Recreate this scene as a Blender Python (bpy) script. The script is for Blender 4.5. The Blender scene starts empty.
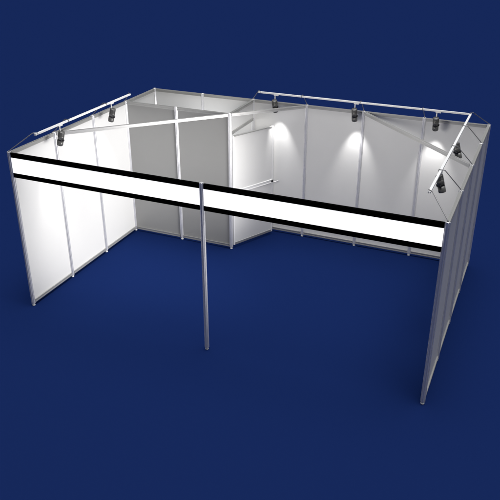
import bpy, bmesh, math
from mathutils import Vector, Matrix

scene = bpy.context.scene
C = scene.collection
R = math.radians

# ------------------------------------------------------------------ materials
def new_mat(name):
    m = bpy.data.materials.new(name); m.use_nodes = True
    return m, m.node_tree.nodes, m.node_tree.links, m.node_tree.nodes['Principled BSDF']

def laminate(name, col, rough=0.42, spec=0.35):
    m, N, L, b = new_mat(name)
    tc = N.new('ShaderNodeTexCoord'); no = N.new('ShaderNodeTexNoise')
    no.inputs['Scale'].default_value = 3.0; no.inputs['Detail'].default_value = 6
    L.new(tc.outputs['Object'], no.inputs['Vector'])
    mr = N.new('ShaderNodeMapRange')
    mr.inputs['To Min'].default_value = rough - .06; mr.inputs['To Max'].default_value = rough + .06
    L.new(no.outputs['Fac'], mr.inputs['Value']); L.new(mr.outputs['Result'], b.inputs['Roughness'])
    mx = N.new('ShaderNodeMix'); mx.data_type = 'RGBA'
    mx.inputs[6].default_value = (*[c * .975 for c in col], 1); mx.inputs[7].default_value = (*col, 1)
    L.new(no.outputs['Fac'], mx.inputs[0]); L.new(mx.outputs[2], b.inputs['Base Color'])
    b.inputs['Specular IOR Level'].default_value = spec
    return m

def metal(name, col, metallic, rough, streak=True):
    m, N, L, b = new_mat(name)
    b.inputs['Base Color'].default_value = (*col, 1)
    b.inputs['Metallic'].default_value = metallic
    tc = N.new('ShaderNodeTexCoord'); mp = N.new('ShaderNodeMapping'); no = N.new('ShaderNodeTexNoise')
    mp.inputs['Scale'].default_value = (220, 220, 2) if streak else (40, 40, 40)
    no.inputs['Scale'].default_value = 1.0; no.inputs['Detail'].default_value = 3
    L.new(tc.outputs['Object'], mp.inputs['Vector']); L.new(mp.outputs['Vector'], no.inputs['Vector'])
    mr = N.new('ShaderNodeMapRange')
    mr.inputs['To Min'].default_value = rough - .05; mr.inputs['To Max'].default_value = rough + .07
    L.new(no.outputs['Fac'], mr.inputs['Value']); L.new(mr.outputs['Result'], b.inputs['Roughness'])
    return m

M = {}
M['panel'] = laminate('white_laminate', (.76, .76, .76))
M['grey_panel'] = laminate('grey_laminate', (.33, .33, .325))
M['alu'] = metal('anodised_aluminium', (.88, .88, .90), .48, .28)
M['rail'] = metal('rail_aluminium', (.42, .42, .415), .45, .38)
M['beam'] = metal('beam_aluminium', (.52, .52, .52), .45, .38)
M['white_paint'] = laminate('white_enamel', (.86, .86, .87), .3, .5)
M['foot'] = laminate('white_plastic', (.86, .88, .9), .3, .5)
M['black'] = laminate('black_edge', (.002, .002, .002), .8, 0)
M['wire'] = metal('steel_rod', (.22, .22, .23), .6, .4)
M['lamp_grey'] = metal('lamp_grey_paint', (.12, .12, .118), .25, .36, False)
M['lamp_dark'] = metal('lamp_dark_paint', (.012, .012, .016), .2, .35, False)
# white fascia face; glow added to the material to keep it pure white
m, N, L, b = new_mat('fascia_glow_white')
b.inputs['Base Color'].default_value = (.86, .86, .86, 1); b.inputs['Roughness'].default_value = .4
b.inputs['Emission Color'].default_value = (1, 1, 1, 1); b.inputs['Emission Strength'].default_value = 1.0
M['fascia_glow'] = m
m, N, L, b = new_mat('lamp_lens')
b.inputs['Base Color'].default_value = (.9, .9, .9, 1)
b.inputs['Emission Color'].default_value = (1, .98, .94, 1); b.inputs['Emission Strength'].default_value = 3
M['lens'] = m
m, N, L, b = new_mat('blue_floor')
tc = N.new('ShaderNodeTexCoord'); no = N.new('ShaderNodeTexNoise')
no.inputs['Scale'].default_value = 160; no.inputs['Detail'].default_value = 4
L.new(tc.outputs['Object'], no.inputs['Vector'])
FB = (.0060, .0160, .077)
mx = N.new('ShaderNodeMix'); mx.data_type = 'RGBA'
mx.inputs[6].default_value = (*[c * .97 for c in FB], 1); mx.inputs[7].default_value = (*[c * 1.03 for c in FB], 1)
L.new(no.outputs['Fac'], mx.inputs[0]); L.new(mx.outputs[2], b.inputs['Base Color'])
b.inputs['Roughness'].default_value = 1; b.inputs['Specular IOR Level'].default_value = 0
M['floor'] = m

# ------------------------------------------------------------------ mesh helpers
def box(bm, x0, x1, y0, y1, z0, z1, mat=None, bevel=0):
    b2 = bmesh.new()
    bmesh.ops.create_cube(b2, size=1)
    for v in b2.verts:
        v.co = Vector(((x0 + x1) / 2 + v.co.x * (x1 - x0), (y0 + y1) / 2 + v.co.y * (y1 - y0), (z0 + z1) / 2 + v.co.z * (z1 - z0)))
    if bevel:
        bmesh.ops.bevel(b2, geom=b2.edges[:], offset=bevel, segments=2, affect='EDGES', profile=.5)
    if mat is not None: b2.transform(mat)
    merge(bm, b2)

def merge(bm, b2):
    me = bpy.data.meshes.new('tmp'); b2.to_mesh(me); b2.free(); bm.from_mesh(me); bpy.data.meshes.remove(me)

def extrude(bm, pts, a, b, mat=None):
    """closed 2-D outline pts (x, y) extruded along z from a to b"""
    b2 = bmesh.new()
    lo = [b2.verts.new((x, y, a)) for x, y in pts]; hi = [b2.verts.new((x, y, b)) for x, y in pts]
    n = len(pts)
    for i in range(n):
        b2.faces.new((lo[i], lo[(i + 1) % n], hi[(i + 1) % n], hi[i]))
    b2.faces.new(lo[::-1]); b2.faces.new(hi)
    if mat is not None: b2.transform(mat)
    merge(bm, b2)

def lathe(bm, prof, seg=28, mat=None):
    """(radius, z) profile turned around z"""
    b2 = bmesh.new(); rings = []
    for r, z in prof:
        if r < 1e-6: rings.append([b2.verts.new((0, 0, z))])
        else: rings.append([b2.verts.new((r * math.cos(2 * math.pi * k / seg), r * math.sin(2 * math.pi * k / seg), z)) for k in range(seg)])
    for A, B in zip(rings, rings[1:]):
        for k in range(seg):
            k2 = (k + 1) % seg
            if len(A) == 1 and len(B) == 1: continue
            if len(A) == 1: b2.faces.new((A[0], B[k], B[k2]))
            elif len(B) == 1: b2.faces.new((A[k], B[0], A[k2]))
            else: b2.faces.new((A[k], B[k], B[k2], A[k2]))
    bmesh.ops.recalc_face_normals(b2, faces=b2.faces[:])
    for f in b2.faces: f.smooth = True
    if mat is not None: b2.transform(mat)
    merge(bm, b2)

def tube(bm, pts, r, seg=10):
    b2 = bmesh.new(); P = [Vector(p) for p in pts]; rings = []
    up0 = Vector((0, 0, 1))
    for i, p in enumerate(P):
        d = (P[min(i + 1, len(P) - 1)] - P[max(i - 1, 0)]).normalized()
        s = d.cross(up0)
        if s.length < 1e-3: s = d.cross(Vector((0, 1, 0)))
        s.normalize(); u = s.cross(d)
        rings.append([b2.verts.new(p + r * (math.cos(2 * math.pi * k / seg) * s + math.sin(2 * math.pi * k / seg) * u)) for k in range(seg)])
    for A, B in zip(rings, rings[1:]):
        for k in range(seg): b2.faces.new((A[k], A[(k + 1) % seg], B[(k + 1) % seg], B[k]))
    b2.faces.new(rings[0][::-1]); b2.faces.new(rings[-1])
    bmesh.ops.recalc_face_normals(b2, faces=b2.faces[:])
    for f in b2.faces: f.smooth = len(f.verts) == 4
    merge(bm, b2)

def rounded(pts, rad=.018, n=4):
    """polyline with its inner corners rounded"""
    P = [Vector(p) for p in pts]; out = [P[0]]
    for a, b, c in zip(P, P[1:], P[2:]):
        p = b + (a - b).normalized() * min(rad, (a - b).length * .45); q = b + (c - b).normalized() * min(rad, (c - b).length * .45)
        for k in range(n + 1):
            t = k / n; out.append((1 - t) ** 2 * p + 2 * t * (1 - t) * b + t * t * q)
    return out + [P[-1]]

def obj(name, bm, mat, parent=None, loc=(0, 0, 0), rotz=0):
    me = bpy.data.meshes.new(name); bmesh.ops.recalc_face_normals(bm, faces=bm.faces[:]); bm.to_mesh(me); bm.free()
    me.materials.append(mat)
    o = bpy.data.objects.new(name, me); C.objects.link(o)
    o.location = loc; o.rotation_euler = (0, 0, rotz)
    if parent: o.parent = parent
    return o

def inst(src, parent, loc, rotz=0):
    """copy of a part with copies of its own children, mesh data shared"""
    o = src.copy(); C.objects.link(o); o.parent = parent; o.location = loc; o.rotation_euler = (0, 0, rotz)
    for ch in src.children:
        c = ch.copy(); C.objects.link(c); c.parent = o
    return o

def thing(name, label, cat, loc=(0, 0, 0), rotz=0, group=None):
    o = bpy.data.objects.new(name, None); C.objects.link(o); o.empty_display_size = .2
    o.location = loc; o.rotation_euler = (0, 0, rotz); o['label'] = label; o['category'] = cat
    if group: o['group'] = group
    return o

# ------------------------------------------------------------------ setting
bm = bmesh.new()
S = 90
vs = [bm.verts.new(p) for p in ((-S, -S, 0), (S, -S, 0), (S, S, 0), (-S, S, 0))]; bm.faces.new(vs)
fl = obj('floor', bm, M['floor']); fl['kind'] = 'structure'

# ------------------------------------------------------------------ booth
H = 2.49
PR = .030                     # half width of a post across flats
RT = .021                     # half thickness of a rail
RH = .048                     # height of a rail
ZB = .045                     # underside of posts and bottom rails
BX, BY = 3.0, 2.0
booth = thing('exhibition_booth', 'white panelled exhibition booth with aluminium posts, corner storage room and open front on blue floor', 'exhibition booth', (BX, BY, 0))

def post_profile():
    rc = PR / math.cos(math.pi / 8); pts = []
    V = [Vector((rc * math.cos(math.pi / 8 + k * math.pi / 4), rc * math.sin(math.pi / 8 + k * math.pi / 4))) for k in range(8)]
    for k in range(8):
        a, b = V[k], V[(k + 1) % 8]; t = (b - a).normalized(); mid = (a + b) / 2; nrm = mid.normalized()
        g, d = .0042, .009
        ch = .0018
        pts += [a + t * ch, mid - t * (g + .001), mid - t * g - nrm * .001, mid - t * g - nrm * d, mid + t * g - nrm * d, mid + t * g - nrm * .001, mid + t * (g + .001), b - t * ch]
    return [(p.x, p.y) for p in pts]
PP = post_profile()
first_post = None
def post(x, y):
    global first_post
    if first_post is None:
        bm = bmesh.new(); extrude(bm, PP, ZB - .006, H)
        lathe(bm, [(0, H - .002), (.024, H - .002), (.024, H + .003), (.021, H + .005), (0, H + .005)], 24)
        first_post = obj('post', bm, M['alu'], booth, (x - BX, y - BY, 0))
        bm = bmesh.new()
        lathe(bm, [(0, 0), (.021, 0), (.024, .003), (.024, .013), (.020, .018), (.009, .021), (.009, .041), (0, .041)], 24)
        obj('foot', bm, M['foot'], first_post)
    else:
        inst(first_post, booth, (x - BX, y - BY, 0))

def rail_profile():
    """(across, up) outline of a rail with a groove down both sides and lips"""
    h = RH; t = RT
    half = [(t, 0), (t, .013), (t - .004, .0145), (t - .004, h - .0145), (t, h - .013), (t, h)]
    top = [(.006, h), (.006, h - .006), (-.006, h - .006), (-.006, h)]
    return half + top + [(-x, z) for x, z in half[::-1]]
RP = rail_profile()
rail_cache = {}
def rail(name, a, b, z, gap=PR + .003, parent=booth, mat='rail'):
    a = Vector((*a, 0)); b = Vector((*b, 0)); d = b - a; ln = d.length - 2 * gap; ang = math.atan2(d.y, d.x)
    mid = (a + b) / 2; key = (round(ln, 3), mat)
    loc = (mid.x - BX, mid.y - BY, z)
    if (key, name) not in rail_cache:
        bm = bmesh.new()
        T = Matrix(((0, 0, 1, 0), (1, 0, 0, 0), (0, 1, 0, 0), (0, 0, 0, 1)))     # profile (x,y,z) -> (z, x, y)
        extrude(bm, RP, -ln / 2, ln / 2, T)
        rail_cache[(key, name)] = obj(name, bm, M[mat], parent, loc, ang)
        return rail_cache[(key, name)]
    return inst(rail_cache[(key, name)], parent, loc, ang)

panel_cache = {}
def panel(a, b, z0, z1, mat='panel', label=None, name='wall_panel'):
    a = Vector((*a, 0)); b = Vector((*b, 0)); d = b - a; ln = d.length - 2 * (PR - .007); ang = math.atan2(d.y, d.x)
    mid = (a + b) / 2; loc = (mid.x - BX, mid.y - BY, 0); key = (round(z0, 3), round(z1, 3), mat, name)
    if key not in panel_cache:
        bm = bmesh.new(); box(bm, -ln / 2, ln / 2, -.003, .003, z0, z1)
        o = panel_cache[key] = obj(name, bm, M[mat], booth, loc, ang)
    else: o = inst(panel_cache[key], booth, loc, ang)
    if label: o['label'] = label
    return o

def bay(a, b, mat='panel', label=None):
    panel(a, b, ZB + RH - .006, H - RH + .006, mat, label)
    rail('top_rail', a, b, H - RH - .003)
    rail('bottom_rail', a, b, ZB)

for i in range(5): post(0, i)
for i in range(1, 7): post(i, 4)
for i in range(4): post(6, i)
post(3, 0); post(1, 3); post(2, 3)
for i in range(4):
    bay((0, i), (0, i + 1)); bay((6, i), (6, i + 1))
for i in range(6): bay((i, 4), (i + 1, 4))
for i in range(2): bay((i, 3), (i + 1, 3), 'grey_panel', 'grey storage room panel')
# storage room side: head rail, transom panel and the door that stands ajar
TZ = 2.115
rail('top_rail', (2, 3), (2, 4), H - RH - .003)
rail('door_head_rail', (2, 3), (2, 4), TZ)
panel((2, 3), (2, 4), TZ + RH - .006, H - RH + .006, name='transom_panel')
# three diagonal beams
for a, b in (((0, 1), (2, 3)), ((2, 3), (3, 4)), ((4, 4), (6, 2))):
    rail('diagonal_beam', a, b, H - RH - .003, PR + .004, mat='beam')

# door, hinged on the storage room corner post
DW, DZ0, DZ1 = .925, .06, 2.095
dang = math.atan2(.88, .44)
hx, hy = 2.022, 3.042
bm = bmesh.new(); box(bm, .026, DW - .026, -.006, .006, DZ0 + .04, DZ1 - .014)
door = obj('door', bm, M['panel'], booth, (hx - BX, hy - BY, 0), dang)
bm = bmesh.new()
box(bm, 0, .03, -.016, .016, DZ0, DZ1, bevel=.002)
box(bm, DW - .03, DW, -.016, .016, DZ0, DZ1, bevel=.002)
obj('door_stile', bm, M['white_paint'], door)
bm = bmesh.new(); box(bm, .0305, DW - .0305, -.015, .015, DZ0, DZ0 + .045, bevel=.002); obj('door_bottom_rail', bm, M['rail'], door)
bm = bmesh.new(); box(bm, .0305, DW - .0305, -.015, .015, DZ1 - .02, DZ1 - .001, bevel=.002); obj('door_top_rail', bm, M['rail'], door)
bm = bmesh.new()
extrude(bm, [(-.015, 0), (.015, 0), (.018, .004), (.018, .014), (.012, .018), (.012, .052), (.018, .056), (.018, .066), (.015, .07), (-.015, .07), (-.018, .066), (-.018, .056), (-.012, .052), (-.012, .018), (-.018, .014), (-.018, .004)],
        .031, DW - .031, Matrix(((0, 0, 1, 0), (1, 0, 0, 0), (0, 1, 0, 1.035), (0, 0, 0, 1))))
obj('door_middle_rail', bm, M['white_paint'], door)
for s in (-1, 1):
    bm = bmesh.new()
    lathe(bm, [(0, .016), (.022, .016), (.024, .019), (.022, .024), (.009, .026), (.009, .055), (0, .055)], 20,
          Matrix.Translation((DW - .02, 0, 1.07)) @ Matrix.Rotation(R(90) * s, 4, 'X'))
    rose = obj('handle_rose', bm, M['lamp_dark'], door)
    bm = bmesh.new()
    tube(bm, rounded([(DW - .02, -s * .056, 1.07), (DW - .02, -s * .072, 1.07), (DW + .0, -s * .074, 1.07), (DW + .085, -s * .07, 1.07)], .01), .0085)
    obj('handle', bm, M['white_paint'], door)

# fascia: two white boards with added glow between the front posts, each with a black strip along its top and bottom
FZ0, FZ1, FS = 2.122, 2.482, .066
x0, x1 = PR + .002 - 1.5, 1.5 - PR - .002
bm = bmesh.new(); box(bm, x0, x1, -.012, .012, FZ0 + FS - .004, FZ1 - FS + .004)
fas = obj('fascia_board', bm, M['fascia_glow'], booth, (1.5 - BX, -BY, 0))
for z in (FZ0, FZ1 - FS):
    bm = bmesh.new(); box(bm, x0, x1, -.018, .018, z, z + FS, bevel=.002); obj('edge_strip', bm, M['black'], fas)
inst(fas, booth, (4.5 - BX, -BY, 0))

# ------------------------------------------------------------------ light tracks
TZC = 2.70; IN = .28; TW = .015
def track_bar(bm, a, b):
    a = Vector(a); b = Vector(b); d = b - a; ang = math.atan2(d.y, d.x); ln = d.length
    T = Matrix.Translation((a.x, a.y, TZC)) @ Matrix.Rotation(ang, 4, 'Z') @ Matrix(((0, 0, 1, 0), (1, 0, 0, 0), (0, 1, 0, 0), (0, 0, 0, 1)))
    w, h = TW, .012
    extrude(bm, [(-w, h), (-w, -h), (-.006, -h), (-.006, h - .008), (.006, h - .008), (.006, -h), (w, -h), (w, h)], 0, ln, T)
def bracket(parent, px, py, tx, ty):
    """bent rod from the post head up and inwards, hooked over the track"""
    p = Vector((px, py, 0)); t = Vector((tx, ty, 0)); d = (t - p); u = d.normalized()
    k = p + u * (d.length - .05)
    z = TZC + .018
    e = t + u * .022
    bm = bmesh.new()
    tube(bm, rounded([(p.x, p.y, H + .004), (p.x + u.x * .01, p.y + u.y * .01, H + .02), (k.x, k.y, z), (e.x, e.y, z), (e.x, e.y, TZC - .014)], .008), .0055)
    lathe(bm, [(0, H + .004), (.013, H + .004), (.013, H + .014), (.008, H + .018), (0, H + .018)], 16, Matrix.Translation((px, py, 0)))
    o = obj('bracket', bm, M['wire'], parent); o.location = (-parent.location.x, -parent.location.y, -parent.location.z)

tl = thing('light_track', 'straight white lighting track with two spotlights, held by bent rods above the left side wall', 'light track', (IN, 1.5, H), group='lighting tracks above the booth walls')
bm = bmesh.new(); track_bar(bm, (IN, .25), (IN + .005, 2.72))
o = obj('rail', bm, M['white_paint'], tl); o.location = (-IN, -1.5, -H)
bracket(tl, 0, 0, IN, .28); bracket(tl, 0, 1, IN, 1); bracket(tl, 0, 2, IN, 2); bracket(tl, 0, 3, IN, 2.70)

tr = thing('light_track', 'long L-shaped white lighting track running above the back wall and round the right corner', 'light track', (4, 4 - IN, H), group='lighting tracks above the booth walls')
XB = 6 - IN + .01; YB = 4 - IN
bm = bmesh.new(); track_bar(bm, (2.22, YB), (XB - TW - .001, YB)); o = obj('rail', bm, M['white_paint'], tr); o.location = (-4, -YB, -H)
bm = bmesh.new(); track_bar(bm, (XB, YB + TW), (XB, .25)); o = obj('rail', bm, M['white_paint'], tr); o.location = (-4, -YB, -H)
bracket(tr, 2, 4, 2.24, YB)
for x in (3, 4, 5): bracket(tr, x, 4, x, YB)
bracket(tr, 6, 4, XB, YB)
for y in (3, 2, 1): bracket(tr, 6, y, XB, y)
bracket(tr, 6, 0, XB, .28)

# ------------------------------------------------------------------ spotlights (local +Y points at the wall)
TILT = R(17)
spot_proto = []
def make_spot():
    root = thing('spotlight', '', 'spotlight')
    bm = bmesh.new()
    box(bm, -.02, .062, -.013, .013, -.020, -.0005, bevel=.003); obj('track_adapter', bm, M['white_paint'], root)
    bm = bmesh.new(); lathe(bm, [(0, -.0205), (.009, -.0205), (.009, -.1), (0, -.1)], 14); obj('stem', bm, M['white_paint'], root)
    piv = Matrix.Translation((0, 0, -.185)) @ Matrix.Rotation(TILT, 4, 'X')      # -Z of the body swings to +Y
    r = .047
    bm = bmesh.new()
    prof = [(0, .100), (.036, .100), (.043, .096), (r, .088)]
    for k in range(4):
        z = .078 - k * .012
        prof += [(r, z), (r - .003, z - .001), (r - .003, z - .004), (r, z - .005)]
    lathe(bm, prof + [(r, -.020), (0, -.020)], 36, piv)
    body = obj('lamp_housing', bm, M['lamp_grey'], root)
    bm = bmesh.new(); lathe(bm, [(0, -.0203), (r - .003, -.0203), (r - .003, -.044), (0, -.044)], 36, piv); obj('band', bm, M['lamp_dark'], body)
    bm = bmesh.new(); lathe(bm, [(0, -.0443), (r, -.0443), (r, -.118), (r - .002, -.124), (r - .006, -.126), (r - .008, -.112), (0, -.112)], 36, piv); obj('front_ring', bm, M['lamp_grey'], body)
    bm = bmesh.new(); lathe(bm, [(0, -.1125), (r - .009, -.1125), (r - .009, -.116), (0, -.117)], 28, piv); obj('lens', bm, M['lens'], body)
    for rot in (Matrix.Rotation(R(90), 4, 'X'), Matrix.Rotation(R(90), 4, 'Y')):
        bm = bmesh.new()
        lathe(bm, [(0, r - .004), (.015, r - .004), (.017, r + .002), (.017, r + .008), (.015, r + .010), (0, r + .010)], 20, piv @ Matrix.Translation((0, 0, -.03)) @ rot)
        obj('knob', bm, M['lamp_dark'], body)
    ld = bpy.data.lights.new('spot_beam', 'SPOT'); ld.energy = SPOT_W; ld.color = (1, .985, .96)
    ld.spot_size = R(55); ld.spot_blend = .8; ld.shadow_soft_size = .03
    lo = bpy.data.objects.new('spot_beam', ld); C.objects.link(lo); lo.parent = root
    lo.matrix_local = piv @ Matrix.Translation((0, 0, -.13))
    return root
SPOT_W = 30
def copy_spot(src):
    r = src.copy(); C.objects.link(r)
    for ch in list(src.children):
        c = ch.copy(); C.objects.link(c); c.parent = r
        for g in list(ch.children):
            d = g.copy(); C.objects.link(d); d.parent = c
    return r
places = [((IN, .80), 90, 'grey cylinder spotlight on the left track, nearest the front corner of the booth'),
          ((IN, 2.15), 90, 'grey cylinder spotlight on the left track, beside the grey storage room panels'),
          ((2.52, YB), 0, 'dark grey spotlight on the back track above the open white door, behind a diagonal beam'),
          ((3.915, YB), 0, 'grey spotlight in the middle of the back track, left of a post lit white'),
          ((5.225, YB), 0, 'grey spotlight on the back track nearest the right corner'),
          ((XB, 2.52), -90, 'small grey spotlight on the right track, just above the end of a diagonal beam'),
          ((XB, 1.14), -90, 'grey spotlight on the right track closest to the front end of the track')]
proto = make_spot()
for i, ((x, y), a, lab) in enumerate(places):
    o = proto if i == 0 else copy_spot(proto)
    o.location = (x, y, TZC - .0122); o.rotation_euler = (0, 0, R(a)); o['label'] = lab; o['group'] = 'spotlights hanging from the tracks'

# ------------------------------------------------------------------ light
w = bpy.data.worlds.new('World'); scene.world = w; w.use_nodes = True
N = w.node_tree.nodes; L = w.node_tree.links; bg = N['Background']
tc = N.new('ShaderNodeTexCoord'); sx = N.new('ShaderNodeVectorMath'); sx.operation = 'DOT_PRODUCT'; sx.inputs[1].default_value = Vector((.07, .02, .99)).normalized(); cl = N.new('ShaderNodeMath'); cl.operation = 'MAXIMUM'; cl.inputs[1].default_value = 0
pw = N.new('ShaderNodeMath'); pw.operation = 'POWER'; pw.inputs[1].default_value = 20; mu = N.new('ShaderNodeMath'); mu.operation = 'MULTIPLY_ADD'
mu.inputs[1].default_value = 14.2; mu.inputs[2].default_value = .03
L.new(tc.outputs['Generated'], sx.inputs[0]); L.new(sx.outputs['Value'], cl.inputs[0]); L.new(cl.outputs[0], pw.inputs[0]); L.new(pw.outputs[0], mu.inputs[0])
L.new(mu.outputs[0], bg.inputs['Color']); bg.inputs['Strength'].default_value = 1.0

def spot(loc, aim, watt, size, blend, rad, col=(1, .98, .95)):  # unseen fill lights added to brighten the left and back walls
    ld = bpy.data.lights.new('booth_fill', 'SPOT'); ld.energy = watt; ld.color = col; ld.spot_size = R(size); ld.spot_blend = blend; ld.shadow_soft_size = rad
    o = bpy.data.objects.new('booth_fill', ld); C.objects.link(o); o.location = loc
    o.rotation_euler = (Vector(aim) - Vector(loc)).to_track_quat('-Z', 'Y').to_euler()
    return o
spot((5.4, .4, 1.7), (0, 1.6, 1.35), 700, 49, .45, .8)
spot((5.4, 1.4, 1.7), (0, 2.1, 1.35), 700, 49, .45, .8)
o = spot((3.6, .2, 3.1), (3.6, 4, 1.9), 225, 115, .6, .5, (1, .965, .91)); o.scale = (1, .42, 1)
pl = bpy.data.lights.new('storage_room_fill', 'POINT'); pl.energy = 14; pl.shadow_soft_size = .2  # unseen fill added to lift the walls inside the storage room
o = bpy.data.objects.new('storage_room_fill', pl); C.objects.link(o); o.location = (1.1, 3.35, 1.8)

# ------------------------------------------------------------------ camera
cd = bpy.data.cameras.new('Camera'); cam = bpy.data.objects.new('Camera', cd); C.objects.link(cam)
cam.location = (6.7394, -7.1808, 5.6138)
cam.rotation_euler = (math.pi / 2 - .46585, 0, .40567)
cd.sensor_width = 36; cd.lens = 694.21 / 500 * 36; cd.clip_end = 400; cd.clip_start = .05
scene.camera = cam
vs = scene.view_settings; vs.view_transform = 'Standard'; vs.look = 'None'; vs.exposure = 0; vs.gamma = 1; vs.use_curve_mapping = False
scene.cycles.max_bounces = 8
